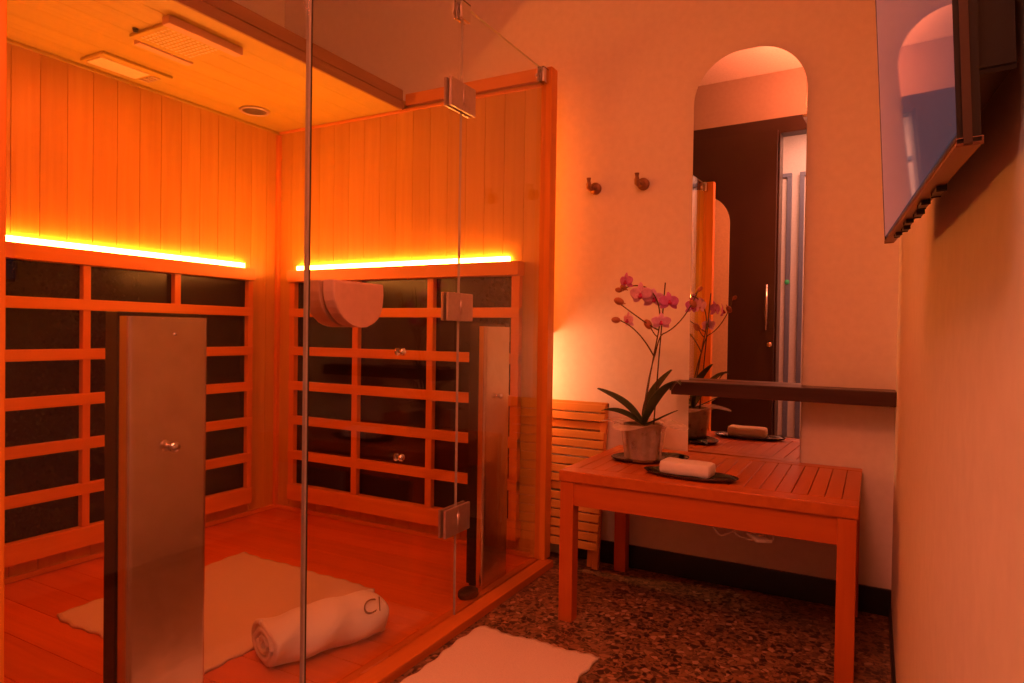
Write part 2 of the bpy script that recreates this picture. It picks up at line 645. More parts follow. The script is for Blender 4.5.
# corner batten at the back corner
b = MB()
b.box(XB, XB + .022, YE - .022, YE, .05, ZCAB - .02, .004)
b.obj('corner_batten', 'hemlock_z', cab)
# roof with a two-step fascia
XF = -2.0
b = MB()
n = 7
for i in range(n):
    s = (XF - .012 - XB) / n
    b.box(XB + i * s + .0006, XB + (i + 1) * s - .0006, YN - .04, YE + .02, ZCAB, ZCAB + .022, .0015)
b.box(XB - .05, XF - .012, YN - .05, YE + .05, ZCAB + .023, ZCAB + .05)
roof = b.obj('roof', 'ceiling_wood', cab)
b = MB()
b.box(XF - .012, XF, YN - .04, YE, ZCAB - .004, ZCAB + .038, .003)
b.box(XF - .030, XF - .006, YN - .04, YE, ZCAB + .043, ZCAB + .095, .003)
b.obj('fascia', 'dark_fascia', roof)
# cornice strip where the boards meet the roof
b = MB()
b.box(XB, XB + .010, YN, YE, ZCAB - .014, ZCAB - .0005, .003)
b.obj('cornice', 'ceiling_wood', cab)
b = MB()
b.box(XB + .011, XG - .01, YE - .010, YE - .0005, ZCAB - .014, ZCAB - .0005, .003)
b.obj('cornice', 'hemlock_x', cab)
b = MB()
b.box(XF + .004, XG - .02, YE + .004, YE + .05, ZCAB + .021, ZCAB + .075, .003)
b.obj('top_rail', 'hemlock_x', cab)

# heater grilles
RZ = [(1.063, 1.107), (.864, .908), (.682, .727), (.502, .546), (.319, .363)]


def grille_back():
    x0, x1 = XB + .001, XB + .052
    y0, y1 = .765, 2.350
    b = MB()
    b.box(x0, x1 + .012, y0, y1, 1.245, 1.305, .003)
    b.box(x0, x1, y0, y1, .105, .185, .003)
    for a, c in RZ:
        b.box(x0 + .02, x1, y0, y1, a, c, .003)
    g = b.obj('heater_grille', 'hemlock_y', cab)
    st = [(y0, y0 + .030), (1.119, 1.149), (1.519, 1.549), (1.917, 1.947), (y1 - .028, y1)]
    for a, c in st:
        MB().box(x0 + .018, x1 - .004, a, c, .186, 1.244, .003).obj('stile', 'hemlock_z', g)
    for i in range(4):
        MB().box(x0, x0 + .016, st[i][1] - .01, st[i + 1][0] + .01, .186, 1.244, .002).obj('heating_panel', 'heater', g)


def grille_end():
    y1, y0 = YE - .001, YE - .052
    x0, x1 = -2.700, -1.332
    b = MB()
    b.box(x0, x1, y0 - .012, y1, 1.245, 1.305, .003)
    b.box(x0, x1, y0, y1, .105, .185, .003)
    for a, c in RZ:
        b.box(x0, x1, y0, y1 - .02, a, c, .003)
    g = b.obj('heater_grille', 'hemlock_x', cab)
    st = [(x0, x0 + .036), (-2.266, -2.230), (-1.815, -1.780), (x1 - .040, x1)]
    for a, c in st:
        MB().box(a, c, y0 + .004, y1 - .018, .186, 1.244, .003).obj('stile', 'hemlock_z', g)
    for i in range(3):
        MB().box(st[i][1] - .01, st[i + 1][0] + .01, y1 - .016, y1, .186, 1.244, .002).obj('heating_panel', 'heater', g)


grille_back()
grille_end()
# light strips on the ledges
MB().box(XB + .001, XB + .015, .80, 2.325, 1.3055, 1.332, .001).obj('light_strip', 'led_back', cab)
MB().box(-2.685, -1.405, YE - .015, YE - .001, 1.3055, 1.332, .001).obj('light_strip', 'led_back', cab)


def pane(name, y0, y1, z0=.030, z1=2.105):
    b = MB()
    x0, x1 = XG - .005, XG + .005
    b.box(x0, x1, y0, y1, z0, z1)
    for f in b.bm.faces:
        n = f.normal
        f.material_index = 0 if abs(n.x) > .5 else 1
    b.bm.normal_update()
    for f in b.bm.faces:
        n = f.normal
        f.material_index = 1 if n.z > .5 or (name == 'glass_panel' and y0 > 1.5 and n.y < -.5) else 0
    return b.obj(name, ['glass', 'glass_edge'], cab)


g1 = pane('glass_panel', YN + .003, 1.203)
gd = pane('glass_door', 1.2165, 1.889, .036)
g2 = pane('glass_panel', 1.896, YE - .009)
MB().box(XG - .005, XG + .005, 1.2032, 1.2095, .036, 2.105).obj('edge_strip', 'glass_edge', g1)
MB().box(XG - .004, XG + .004, 1.2100, 1.2155, .036, 2.105).obj('door_seal', 'rubber', gd)
# hinges: plates on both sides of the door and the fixed panel
for zc in (1.790, 1.083, .360):
    for sx, xa in ((1, XG + .0055), (-1, XG - .0055)):
        b = MB()
        x0, x1 = sorted((xa, xa + sx * .010))
        b.box(x0, x1, 1.815, 1.8885, zc - .047, zc + .047, .002)
        b.box(x0, x1, 1.8905, 1.965, zc - .047, zc + .047, .002)
        b.tube([(xa + sx * .008, 1.8895, zc - .022), (xa + sx * .008, 1.8895, zc + .022)], .007, 12)
        b.box(min(xa + sx * .010, xa + sx * .012), max(xa + sx * .010, xa + sx * .012), 1.893, 1.925, zc - .025, zc + .025, .0008)
        b.obj('hinge', 'steel_dark', gd)
# clamps on the top edge
for (y0, y1, g) in ((1.870, 1.925, g2), (YE - .055, YE - .009, g2), (YN + .010, YN + .055, g1)):
    b = MB()
    b.box(XG + .0055, XG + .016, y0, y1, 2.050, 2.112, .002)
    b.box(XG - .016, XG - .0055, y0, y1, 2.050, 2.112, .002)
    b.box(XG - .016, XG + .016, y0, y1, 2.1055, 2.114, .001)
    b.tube([(XG - .03, (y0 + y1) / 2, 2.083), (XG - .016, (y0 + y1) / 2, 2.083)], .013, 16)
    b.obj('clamp', 'chrome', g)
# half-moon handles, one each side of the door


def half_moon(x0, x1, name):
    yc, zt, hw, ht = 1.352, 1.127, .096, .120
    poly = [(yc - hw, zt), (yc + hw, zt), (yc + hw, zt - .03)]
    for k in range(1, 16):
        a = k / 16 * PI
        poly.append((yc + .012 * math.sin(a) + hw * math.cos(a), zt - .03 - (ht - .03) * (math.sin(a) ** .85)))
    poly.append((yc - hw, zt - .03))
    b = MB()
    b.prism(poly, 'x', x0, x1, .006)
    return b.obj(name, 'handle_wood', gd)


half_moon(XG + .006, XG + .046, 'handle')
half_moon(XG - .062, XG - .006, 'handle')
for z in (.937, .621):
    b = MB()
    b.lathe([(0, .020), (.008, .020), (.011, .017), (.011, .010), (.007, .008), (.007, .0055)], 20, (XG, 1.579, z), 'x')
    b.lathe([(.012, -.0055), (.012, -.008), (0, -.009)], 20, (XG, 1.579, z), 'x')
    b.obj('glass_button', 'chrome', gd)

# ---------------------------------------------------------------- heater towers behind the fixed glass


def tower(y0, y1, label):
    t = thing('heater_tower', label, 'heater', (-1.316, (y0 + y1) / 2, .030), 'front heater towers')
    b = MB()
    b.box(-1.345, -1.3025, y0, y1, .045, 1.030, .004)
    b.obj('housing', 'black_gloss', t)
    b = MB()
    xa, xb, ya, yb, r = -1.302, -1.2735, y0 + .003, y1 - .002, .013
    poly = [(xa, ya)] + [(xb - r + r * math.sin(a * PI / 12), ya + r - r * math.cos(a * PI / 12)) for a in range(7)] + \
        [(xb - r + r * math.cos(a * PI / 12), yb - r + r * math.sin(a * PI / 12)) for a in range(7)] + [(xa, yb)]
    b.prism(poly, 'z', .034, 1.021)
    sh = b.obj('steel_cover', 'steel', t)
    b = MB()
    b.lathe([(0, .022), (.009, .022), (.011, .018), (.011, .012), (.006, .009), (.006, 0)], 20, (-1.2735, (y0 + y1) / 2, .754), 'x')
    b.obj('knob', 'chrome', sh)
    for z in (.10, .985):
        MB().lathe([(0, .0022), (.003, .002), (.004, 0)], 12, (-1.2735, (y0 + y1) / 2 + .01, z), 'x').obj('screw', 'chrome', sh)
    b = MB()
    for k in range(9):
        b.box(-1.352, -1.3455, y0 + .02, y1 - .02, .12 + k * .095, .19 + k * .095, .002)
    b.obj('grille', 'black', t)
    b = MB()
    b.box(-1.345, -1.302, y0 + .02, y1 - .02, .030, .046, .002)
    b.obj('foot', 'rubber', t)
    return t


tower(.772, .958, 'brushed steel heater tower with a screw knob, standing nearest, behind the long front pane')
tower(2.128, 2.326, 'brushed steel heater tower behind the narrow pane, between door hinges and corner post')
b = MB()
b.lathe([(.0, .030), (.030, .030), (.034, .036), (.034, .050), (.028, .056), (0, .058)], 24, (-1.288, 2.055, 0), 'z', 1.0, 1.35)
tag(b.obj('door_stop', 'rubber', base=(-1.288, 2.055, .03)), 'black rubber door stop on the cabin floor at the far heater tower foot', 'door stop')

# ---------------------------------------------------------------- fittings on the cabin ceiling
t = thing('ceiling_grille_lamp', 'perforated square lamp with two dark side rails on the cabin ceiling', 'lamp', (-2.27, 1.57, ZCAB))
b = MB()
b.box(-2.387, -2.153, 1.45, 1.705, ZCAB - .012, ZCAB - .0005, .003)
b.obj('housing', 'ceiling_wood', t)
b = MB()
for i in range(9):
    for j in range(11):
        b.lathe([(0, -.0016), (.0055, -.0012), (.0062, 0)], 8, (-2.345 + i * .0185, 1.475 + j * .019, ZCAB - .0123))
pf = b.obj('perforated_plate', 'panel_white', t)
MB().box(-2.425, -2.388, 1.49, 1.71, ZCAB - .018, ZCAB - .0005, .004).obj('side_rail', 'handle_wood', t)
MB().box(-2.152, -2.112, 1.42, 1.72, ZCAB - .030, ZCAB - .0005, .004).obj('side_rail', 'handle_wood', t)
b = MB()
b.lathe([(0, -.014), (.008, -.012), (.010, -.0005)], 16, (-2.325, 1.435, ZCAB))
tag(b.obj('sensor', 'black', base=(-2.325, 1.435, ZCAB)), 'tiny black sensor button on cabin ceiling beside the perforated lamp', 'sensor')
t = thing('control_panel', 'pale flat control panel on the cabin ceiling near the back boards', 'control panel', (-2.70, 1.63, ZCAB))
b = MB()
b.box(-2.775, -2.62, 1.49, 1.78, ZCAB - .012, ZCAB - .0005, .003)
b.obj('frame', 'ceiling_wood', t)
MB().box(-2.755, -2.655, 1.505, 1.70, ZCAB - .016, ZCAB - .0122, .001).obj('face_plate', 'panel_white', t)
for k in range(4):
    MB().box(-2.75 + .024 * k, -2.735 + .024 * k, 1.715, 1.755, ZCAB - .016, ZCAB - .0122, .001).obj('button', 'panel_key', t)
t = thing('ceiling_speaker', 'round grey loudspeaker set flat into the cabin ceiling', 'speaker', (-2.66, 2.235, ZCAB))
b = MB()
b.lathe([(.056, -.0005), (.066, -.0005), (.070, -.004), (.066, -.010), (.058, -.010), (.056, -.006)], 40, (-2.66, 2.235, ZCAB))
b.obj('rim', 'steel_dark', t)
b = MB()
b.lathe([(0, -.009), (.03, -.0085), (.056, -.006), (.056, -.001)], 40, (-2.66, 2.235, ZCAB))
b.obj('speaker_grille', 'speaker_grey', t)

# ---------------------------------------------------------------- mats and towel


def mat_obj(name, x0, x1, y0, y1, z, th, seed, rot=0.0, fringe=.012):
    rr = random.Random(seed)
    cx, cy = (x0 + x1) / 2, (y0 + y1) / 2
    ph = [rr.random() * 6.28 for _ in range(6)]

    def f(u, v):
        x = x0 + u * (x1 - x0)
        y = y0 + v * (y1 - y0)
        e = max(abs(u - .5), abs(v - .5)) * 2
        x += fringe * .5 * math.sin(v * 17 + ph[0]) * abs(u - .5) * 2 + .004 * math.sin(v * 61 + ph[1]) * abs(u - .5) * 2
        y += fringe * .5 * math.sin(u * 15 + ph[2]) * abs(v - .5) * 2 + .004 * math.sin(u * 57 + ph[3]) * abs(v - .5) * 2
        h = z + th + .0016 * math.sin(u * 14 + ph[4]) * math.sin(v * 11 + ph[5]) * (1 if e > .2 else .5)
        dx, dy = x - cx, y - cy
        return Vector((cx + dx * math.cos(rot) - dy * math.sin(rot), cy + dx * math.sin(rot) + dy * math.cos(rot), h))
    b = MB()
    b.grid(f, 60, 60)
    fs = b.bm.faces[:]
    r = bmesh.ops.extrude_face_region(b.bm, geom=fs)
    for v in [q for q in r['geom'] if isinstance(q, bmesh.types.BMVert)]:
        v.co.z = z
    return b.obj(name, 'cotton', base=(cx, cy, z))


tag(mat_obj('bath_mat', -2.365, -1.615, 1.19, 1.93, .0305, .010, 4, math.radians(-2)), 'white cotton bath mat lying on the cabin floor boards, behind the rolled towel', 'mat', 'white cotton bath mats')
tag(mat_obj('bath_mat', -1.148, -.722, 1.02, 1.905, .0005, .011, 9, 0.0, .008), 'white cotton bath mat on the speckled terrazzo floor outside the glass', 'mat', 'white cotton bath mats')


def rolled_towel(name, c, ang, length, rx, rz, label):
    """a soft fat roll: lofted body with sagging ends, a flap edge along its foot and the spiral of the layers on both ends"""
    b = MB()
    nl, n = 40, 56
    ca, sa = math.cos(ang), math.sin(ang)

    def at(l, u, v):
        return Vector((c[0] + ca * l - sa * u, c[1] + sa * l + ca * u, c[2] + v))

    def sect(t, k):
        a = 2 * PI * k / n
        q = .5 + .5 * t
        swell = 1 + .030 * math.sin(t * 3 + 1) + .012 * math.sin(t * 11)
        e = .92
        cu, su = math.cos(a), math.sin(a)
        u = rx * swell * math.copysign(abs(cu) ** e, cu)
        v = rz * (1 + math.copysign(abs(su) ** e, su)) * (swell if su > 0 else 1)
        u += .010 * math.sin(t * 7 + a * 2) * abs(cu)
        v -= .003 * (1 + math.sin(t * 9 + 2 * a)) * max(0, su)
        # flap: a step running along the front foot
        d = (a - 3.95) % (2 * PI)
        if d < 1.1:
            u -= .006
        return u, max(0, v)
    rings = []
    for j in range(nl + 1):
        t = j / nl * 2 - 1
        row = []
        for k in range(n):
            u, v = sect(t, k)
            sh = 1.0 if abs(t) < .97 else .94
            l = t * length / 2 + .003 * math.sin(2 * PI * k / n * 3 + t)
            row.append(b.bm.verts.new(at(l, u * sh, (v - rz) * sh + rz)))
        rings.append(row)
    for j in range(nl):
        for k in range(n):
            b.bm.faces.new((rings[j][k], rings[j][(k + 1) % n], rings[j + 1][(k + 1) % n], rings[j + 1][k])).smooth = True
    for t, ring in ((-1, rings[0]), (1, rings[-1])):
        ctr = b.bm.verts.new(at(t * (length / 2 - .014), 0, rz))
        for k in range(n):
            b.bm.faces.new((ring[k], ring[(k + 1) % n], ctr)).smooth = True
        pts = []
        for k in range(90):
            s = k / 89
            a = -1.2 + 2 * PI * 2.4 * s
            pts.append(at(t * (length / 2 - .004), rx * (.12 + .74 * s) * math.cos(a), rz + rz * (.12 + .74 * s) * math.sin(a)))
        b.tube(pts, .0085, 8)
    o = b.obj(name, 'towel', base=c)
    tag(o, label, 'towel')
    return o


TWC, TWA = (-1.470, 1.508, .0305), math.radians(70)
tw = rolled_towel('rolled_towel', TWC, TWA, .37, .095, .062, 'thick white towel rolled up on the cabin floor, embroidered at its far end')
fc = bpy.data.curves.new('embroidery_curve', 'FONT')
fc.body = 'Cl'
fc.size = .075
fc.shear = .35
fc.extrude = .0008
fc.offset = -.0012
fo = bpy.data.objects.new('embroidery_tmp', fc)
C.objects.link(fo)
bpy.context.view_layer.update()
me = bpy.data.meshes.new_from_object(fo.evaluated_get(bpy.context.evaluated_depsgraph_get()))
bpy.data.objects.remove(fo)
bpy.data.curves.remove(fc)
me.materials.clear()
me.materials.append(M['thread'])
# lay the letters onto the curved upper side of the roll
for v in me.vertices:
    l = .085 + v.co.x
    th = math.radians(22) + v.co.y / .080
    u = -.0975 * math.cos(th) ** .92
    h = .0635 * (1 + math.sin(th) ** .92)
    v.co = Vector((math.cos(TWA) * l - math.sin(TWA) * u, math.sin(TWA) * l + math.cos(TWA) * u, h + .006 + v.co.z))
em = bpy.data.objects.new('embroidery', me)
C.objects.link(em)
em.parent = tw
em['label'] = 'grey embroidered letters on the white towel'

# ---------------------------------------------------------------- wall mirror
MX0, MX1, MZ0, MZ1 = -.665, -.235, .50, 2.124


def pill(cx, z0, z1, hw, rad, y0, y1, n=20):
    poly = [(cx - hw, z0), (cx + hw, z0)]
    for k in range(n + 1):
        a = k / n * PI / 2
        poly.append((cx + hw - rad + rad * math.cos(a), z1 - rad + rad * math.sin(a)))
    for k in range(n + 1):
        a = PI / 2 + k / n * PI / 2
        poly.append((cx - hw + rad + rad * math.cos(a), z1 - rad + rad * math.sin(a)))
    return poly


def pill2(cx, z0, z1, hw, n=24):
    poly = []
    for k in range(n + 1):
        a = PI + k / n * PI
        poly.append((cx + hw * math.cos(a), z0 + hw + hw * math.sin(a)))
    for k in range(n + 1):
        a = k / n * PI
        poly.append((cx + hw * math.cos(a), z1 - hw + hw * math.sin(a)))
    return poly


mcx = (MX0 + MX1) / 2
t = thing('wall_mirror', 'tall frameless mirror with a rounded top, on the wall behind the wooden table', 'mirror', (mcx, YW - .012, MZ0))
b = MB()
b.prism(pill(mcx, MZ0, MZ1, .213, .190, 0, 0), 'y', YW - .015, YW - .011, .0012)
b.obj('mirror_glass', 'mirror', t)
b = MB()
b.prism(pill(mcx, MZ0 + .004, MZ1 - .004, .209, .186, 0, 0), 'y', YW - .0105, YW - .006)
b.obj('backing', 'mirror_edge', t)
t.rotation_euler = (0, 0, math.radians(-1.8))

# ---------------------------------------------------------------- shelf
b = MB()
b.box(-.700, XR - .001, 2.600, YW - .022, .765, .817, .003)
tag(b.obj('wall_shelf', 'shelf', base=(-.3, YW - .022, .765)), 'narrow dark brown wooden shelf crossing in front of the tall mirror', 'shelf')

# ---------------------------------------------------------------- coat hooks


def hook(x, z, label):
    t = thing('coat_hook', label, 'hook', (x, YW, z), 'bronze wall hooks')
    b = MB()
    b.lathe([(.026, -.0005), (.026, -.013), (.024, -.016), (.016, -.017), (.010, -.022), (.010, -.038), (0, -.038)], 24, (x + .007, YW, z - .004), 'y')
    b.obj('rosette', 'bronze', t)
    b = MB()
    pts = [(x + .004, YW - .030, z - .006), (x - .002, YW - .042, z - .012), (x - .006, YW - .050, z - .008), (x - .006, YW - .053, z + .008), (x - .006, YW - .053, z + .034)]
    b.tube(pts, [.010, .0115, .0115, .011, .0105], 12)
    b.obj('peg', 'bronze', t)
    return t


hook(-1.094, 1.640, 'bronze wall hook nearer the cabin corner post, left of its twin')
hook(-.878, 1.640, 'bronze wall hook nearer the tall mirror, right of its twin')

# ---------------------------------------------------------------- slatted wooden table
TX0, TX1, TY0, TY1, TZ = -.952, -.028, 2.100, 2.722, .525
t = thing('wooden_table', 'low slatted wooden table under the tall mirror, holding the orchid and trays', 'table', ((TX0 + TX1) / 2, (TY0 + TY1) / 2, 0))
b = MB()
b.box(TX0, TX1, TY0, TY0 + .075, TZ - .038, TZ, .004)
b.box(TX0, TX1, TY1 - .06, TY1, TZ - .038, TZ, .004)
n = 20
s = (TX1 - TX0) / n
for i in range(n):
    b.box(TX0 + i * s + .0009, TX0 + (i + 1) * s - .0009, TY0 + .077, TY1 - .062, TZ - .036, TZ - .0005, .003)
b.obj('tabletop', 'table_y', t)
b = MB()
b.box(TX0 + .05, TX1 - .05, TY0 + .010, TY0 + .032, TZ - .120, TZ - .039, .002)
b.obj('front_apron', 'table_x', t)
b = MB()
b.box(TX0 + .05, TX1 - .05, TY1 - .032, TY1 - .012, TZ - .120, TZ - .039, .002)
b.obj('back_apron', 'table_x', t)
for x0 in (TX0 + .008, TX1 - .030):
    b = MB()
    b.box(x0, x0 + .022, TY0 + .05, TY1 - .05, TZ - .120, TZ - .039, .002)
    b.obj('side_apron', 'table_y', t)
for x0 in (TX0 + .004, TX1 - .054):
    for y0 in (TY0 + .004, TY1 - .056):
        MB().box(x0, x0 + .05, y0, y0 + .05, 0, TZ - .039, .003).obj('leg', 'table_z', t)
# loose white cable hanging under the table
b = MB()
pts = []
for k in range(61):
    a = k / 60
    pts.append((-.455 + .20 * a, 2.165 + .010 * math.sin(a * 25), .400 - .022 * abs(math.sin(a * PI * 2.5)) - .014 * math.sin(a * PI)))
pts[0] = (-.455, 2.165, .44)
pts[-1] = (-.255, 2.165, .44)
b.tube(pts, .0026, 8)
b.tube([(-.335, 2.16, .390), (-.305, 2.16, .372), (-.262, 2.16, .374)], [.005, .011, .006], 10)
tag(b.obj('white_cable', 'cable', base=(-.39, 2.165, .40)), 'loop of white cable hanging just behind the front apron of the wooden table', 'cable')

# ---------------------------------------------------------------- trays, small towel


def tray(c, ax, ay, rot, label):
    t = thing('oval_tray', label, 'tray', c, 'oval trays on the table')
    b = MB()
    b.lathe([(0, .0), (.80, .0), (.92, .004), (1.0, .013), (.985, .0145), (.90, .007), (.78, .004), (0, .004)], 48, (0, 0, 0), 'z', ax, ay)
    for v in b.bm.verts:
        p = Matrix.Rotation(rot, 3, 'Z') @ v.co
        v.co = p + Vector(c)
    b.obj('dish', 'tray', t)
    return t


t1 = tray((-.532, 2.232, TZ + .0005), .160, .070, math.radians(-4), 'oval dark metal tray at the table front, carrying a small rolled white towel')
t2 = tray((-.735, 2.455, TZ + .0005), .150, .095, math.radians(35), 'oval dark metal tray standing under the orchid pot')
b = MB()
b.box(-.625, -.455, 2.185, 2.275, .5345, .578, .014)
bmesh.ops.subdivide_edges(b.bm, edges=b.bm.edges[:], cuts=2, use_grid_fill=True)
R = Matrix.Rotation(math.radians(-4), 3, 'Z')
cc = Vector((-.54, 2.23, .55))
for v in b.bm.verts:
    d = R @ (v.co - cc)
    v.co = cc + d + Vector((0, 0, .0015 * math.sin(v.co.x * 60)))
ft = b.obj('folded_towel', 'towel', base=(-.54, 2.23, .5345))
for p in ft.data.polygons:
    p.use_smooth = True
tag(ft, 'small white hand towel rolled tight, resting on the front oval tray', 'towel')


def pebble(c, r, sx, sy, rot, name, label, matk, parent_group):
    b = MB()
    b.sphere(c, r, sx, sy, .45, 12, Matrix.Rotation(rot, 3, 'Z'))
    o = b.obj(name, matk, base=c)
    tag(o, label, name.replace('_', ' '), parent_group)
    return o


# dark dried leaves garnishing the front tray and the tray behind


def dry_leaf(c, ln, wd, rot, label):
    b = MB()

    def f(u, v):
        x = (u - .5) * ln
        y = (v - .5) * wd * math.sin(PI * min(max(u, .04), .96)) ** .8
        z = .010 * math.sin(u * PI) + .10 * abs(y)
        p = Matrix.Rotation(rot, 3, 'Z') @ Vector((x, y, z))
        return p + Vector(c)
    b.grid(f, 14, 6, .0015)
    o = b.obj('dried_leaf', 'leaf', base=c)
    tag(o, label, 'leaf', 'dark leaves on the trays')


dry_leaf((-.418, 2.225, TZ + .0085), .085, .040, .25, 'dark leaf on the front tray, right end beside the white hand towel')
dry_leaf((-.655, 2.24, TZ + .0085), .050, .034, -.4, 'dark leaf on the front tray, left end beside the white hand towel')
dry_leaf((-.660, 2.535, TZ + .0085), .10, .036, .9, 'dark leaf on the tray behind, just past the orchid pot')

# ---------------------------------------------------------------- orchid
PX, PY, PZ = -.748, 2.400, TZ + .0055
t = thing('potted_orchid', 'pink orchid in a small wrapped clay pot on the table', 'plant', (PX, PY, PZ))
b = MB()
b.lathe([(0, 0), (.056, 0), (.060, .006), (.066, .122), (.071, .126), (.071, .138), (.064, .138), (.060, .122), (.056, .118), (0, .118)], 32, (PX, PY, PZ))
b.obj('pot', 'pot', t)
b = MB()
b.lathe([(0, .128), (.04, .131), (.059, .125), (.059, .120)], 24, (PX, PY, PZ))
b.obj('soil', 'soil', t)
# cellophane wrap flaring out above the rim
b = MB()


def wrapf(u, v):
    a = u * 2 * PI
    star = .5 + .5 * math.cos(4 * a + .6)
    if v < .55:
        r = .064 + .016 * (v / .55) + .004 * math.sin(9 * a)
        h = .012 + .118 * v / .55
    else:
        s = (v - .55) / .45
        r = .080 + s * (.035 + .060 * star) + .004 * math.sin(9 * a)
        h = .130 + s * (.020 + .035 * star) - .055 * s * s * star
    return Vector((PX + r * math.cos(a), PY + r * math.sin(a), PZ + h))


b.grid(wrapf, 72, 14)
bmesh.ops.remove_doubles(b.bm, verts=b.bm.verts[:], dist=.0005)
b.obj('cellophane_wrap', 'wrap', t)


def bez(p0, p1, p2, p3, n=14):
    P = [Vector(p) for p in (p0, p1, p2, p3)]
    r = []
    for i in range(n + 1):
        s = i / n
        r.append(P[0] * (1 - s) ** 3 + P[1] * 3 * s * (1 - s) ** 2 + P[2] * 3 * s * s * (1 - s) + P[3] * s ** 3)
    return r


def leaf(p0, p1, p2, p3, width, side):
    pts = bez(p0, p1, p2, p3, 16)
    side = Vector(side).normalized()
    b = MB()

    def f(u, v):
        i = min(15, int(u * 16))
        s = u * 16 - i
        p = pts[i].lerp(pts[i + 1], s)
        wd = width * (math.sin(PI * min(.985, .10 + .88 * u)) ** .62)
        c = (v - .5) * wd
        return p + side * c + Vector((0, 0, .35 * abs(c)))
    b.grid(f, 16, 6, .002)
    return b.obj('leaf', 'leaf', t)


cr = Vector((PX + .0, PY, PZ + .134))
leaf(cr, cr + Vector((-.04, -.02, .07)), cr + Vector((-.09, -.04, .10)), (PX - .165, PY - .045, PZ + .262), .032, (.35, .8, .4))
leaf(cr, cr + Vector((-.05, -.03, .04)), cr + Vector((-.09, -.06, .06)), (PX - .130, PY - .09, PZ + .185), .028, (.3, .8, .4))
leaf(cr, cr + Vector((.0, .02, .08)), cr + Vector((.03, .03, .14)), (PX + .096, PY + .03, PZ + .340), .034, (.75, -.4, -.3))
leaf(cr, cr + Vector((.02, -.02, .05)), cr + Vector((.07, -.03, .14)), (PX + .130, PY - .04, PZ + .302), .036, (.55, .6, -.5))
leaf((PX + .11, PY - .035, PZ + .270), (PX + .125, PY - .04, PZ + .30), (PX + .14, PY - .045, PZ + .308), (PX + .15, PY - .05, PZ + .292), .038, (.2, .9, .1))
leaf(cr, cr + Vector((.04, .02, .01)), cr + Vector((.08, .02, .04)), (PX + .125, PY + .01, PZ + .195), .022, (.2, .9, .0))

# stake and two flower stems
b = MB()
b.tube([(PX + .036, PY + .012, PZ + .125), (PX + .052, PY + .006, PZ + .36), (PX + .074, PY, PZ + .660)], [.0026, .0026, .0024], 8)
b.obj('stake', 'stake', t)


def stem(pts, r0=.0028, r1=.0020):
    b = MB()
    n = len(pts)
    b.tube(pts, [r0 + (r1 - r0) * i / (n - 1) for i in range(n)], 8)
    return b.obj('flower_stem', 'stem', t)


def V3(dx, dz, dy=0.0):
    return Vector((PX + dx, PY + dy, PZ + dz))


stem(bez(V3(.0, .13), V3(.008, .24), V3(.030, .36), V3(.052, .48)) + bez(V3(.052, .48), V3(.070, .58), V3(.03, .645), V3(-.02, .650))[1:] + bez(V3(-.02, .650), V3(-.05, .655), V3(-.08, .645), V3(-.112, .630))[1:])
stem(bez(V3(-.006, .13, .012), V3(-.001, .22, .012), V3(.015, .32, .01), V3(.04, .40, .005)) + bez(V3(.04, .40, .005), V3(.055, .46), V3(.06, .47), V3(.075, .475))[1:] + bez(V3(.075, .475), V3(.12, .50, .02), V3(.16, .56, .03), V3(.183, .632, .04))[1:])
stem(bez(V3(.054, .485), V3(.02, .50, -.01), V3(-.03, .54, -.02), V3(-.085, .580, -.03)), .0028, .002)
stem(bez(V3(.036, .390), V3(.01, .44, -.01), V3(-.03, .50, -.015), V3(-.095, .522, -.02)), .0028, .002)
stem(bez(V3(.05, .46), V3(.035, .47), V3(.03, .48), V3(.018, .505)), .0024, .002)


def flower(c, size, yaw, pitch, pale=False):
    """orchid bloom: three sepals, two wide petals, a dark lip"""
    c = Vector(c)
    R = Euler((pitch, 0, yaw)).to_matrix()

    def petal_mesh(b, ang, ln, wd, cup):
        def f(u, v):
            wdt = wd * math.sin(PI * min(.97, .06 + .93 * u)) ** .6
            y = (v - .5) * wdt
            x = u * ln
            z = cup * u * u + .25 * y * y / max(wd, 1e-4)
            p = Vector((x * math.cos(ang) - y * math.sin(ang), -z, x * math.sin(ang) + y * math.cos(ang)))
            return c + R @ p
        b.grid(f, 8, 5, .0008)
    b = MB()
    for a in (PI / 2, PI / 2 + 2.15, PI / 2 - 2.15):
        petal_mesh(b, a, size * .95, size * .55, size * -.18)
    for a in (.25, PI - .25):
        petal_mesh(b, a, size * 1.0, size * .95, size * -.08)
    fl = b.obj('bloom', 'petal_pale' if pale else 'petal', t)
    b = MB()
    b.sphere(c + R @ Vector((0, -size * .18, -size * .12)), size * .20, 1, 1.3, .8, 10)
    b.sphere(c + R @ Vector((0, -size * .12, size * .06)), size * .12, 1, 1.2, 1, 8)
    b.obj('lip', 'lip', fl)


flower(V3(-.070, .665, -.015), .036, -.5, .1)
flower(V3(-.010, .615, -.02), .048, -.2, .25, True)
flower(V3(.028, .600, .01), .042, .5, .1, True)
flower(V3(.092, .588, -.01), .040, .7, -.1)
flower(V3(.064, .515, -.01), .036, .3, .2, True)
flower(V3(-.058, .520, -.02), .034, -.7, .1, True)
flower(V3(.150, .575, .085), .036, 1.2, 0)


def bud(c, r, ang):
    b = MB()
    c = Vector(c)
    b.sphere(c, r, 1.0, 1.0, 1.45, 12, Matrix.Rotation(ang, 3, 'Y'))
    b.tube([c + Matrix.Rotation(ang, 3, 'Y') @ Vector((0, 0, -r * 1.3)), c + Matrix.Rotation(ang, 3, 'Y') @ Vector((0, 0, -r * 2.0))], .0022, 6)
    b.obj('bud', 'bud', t)


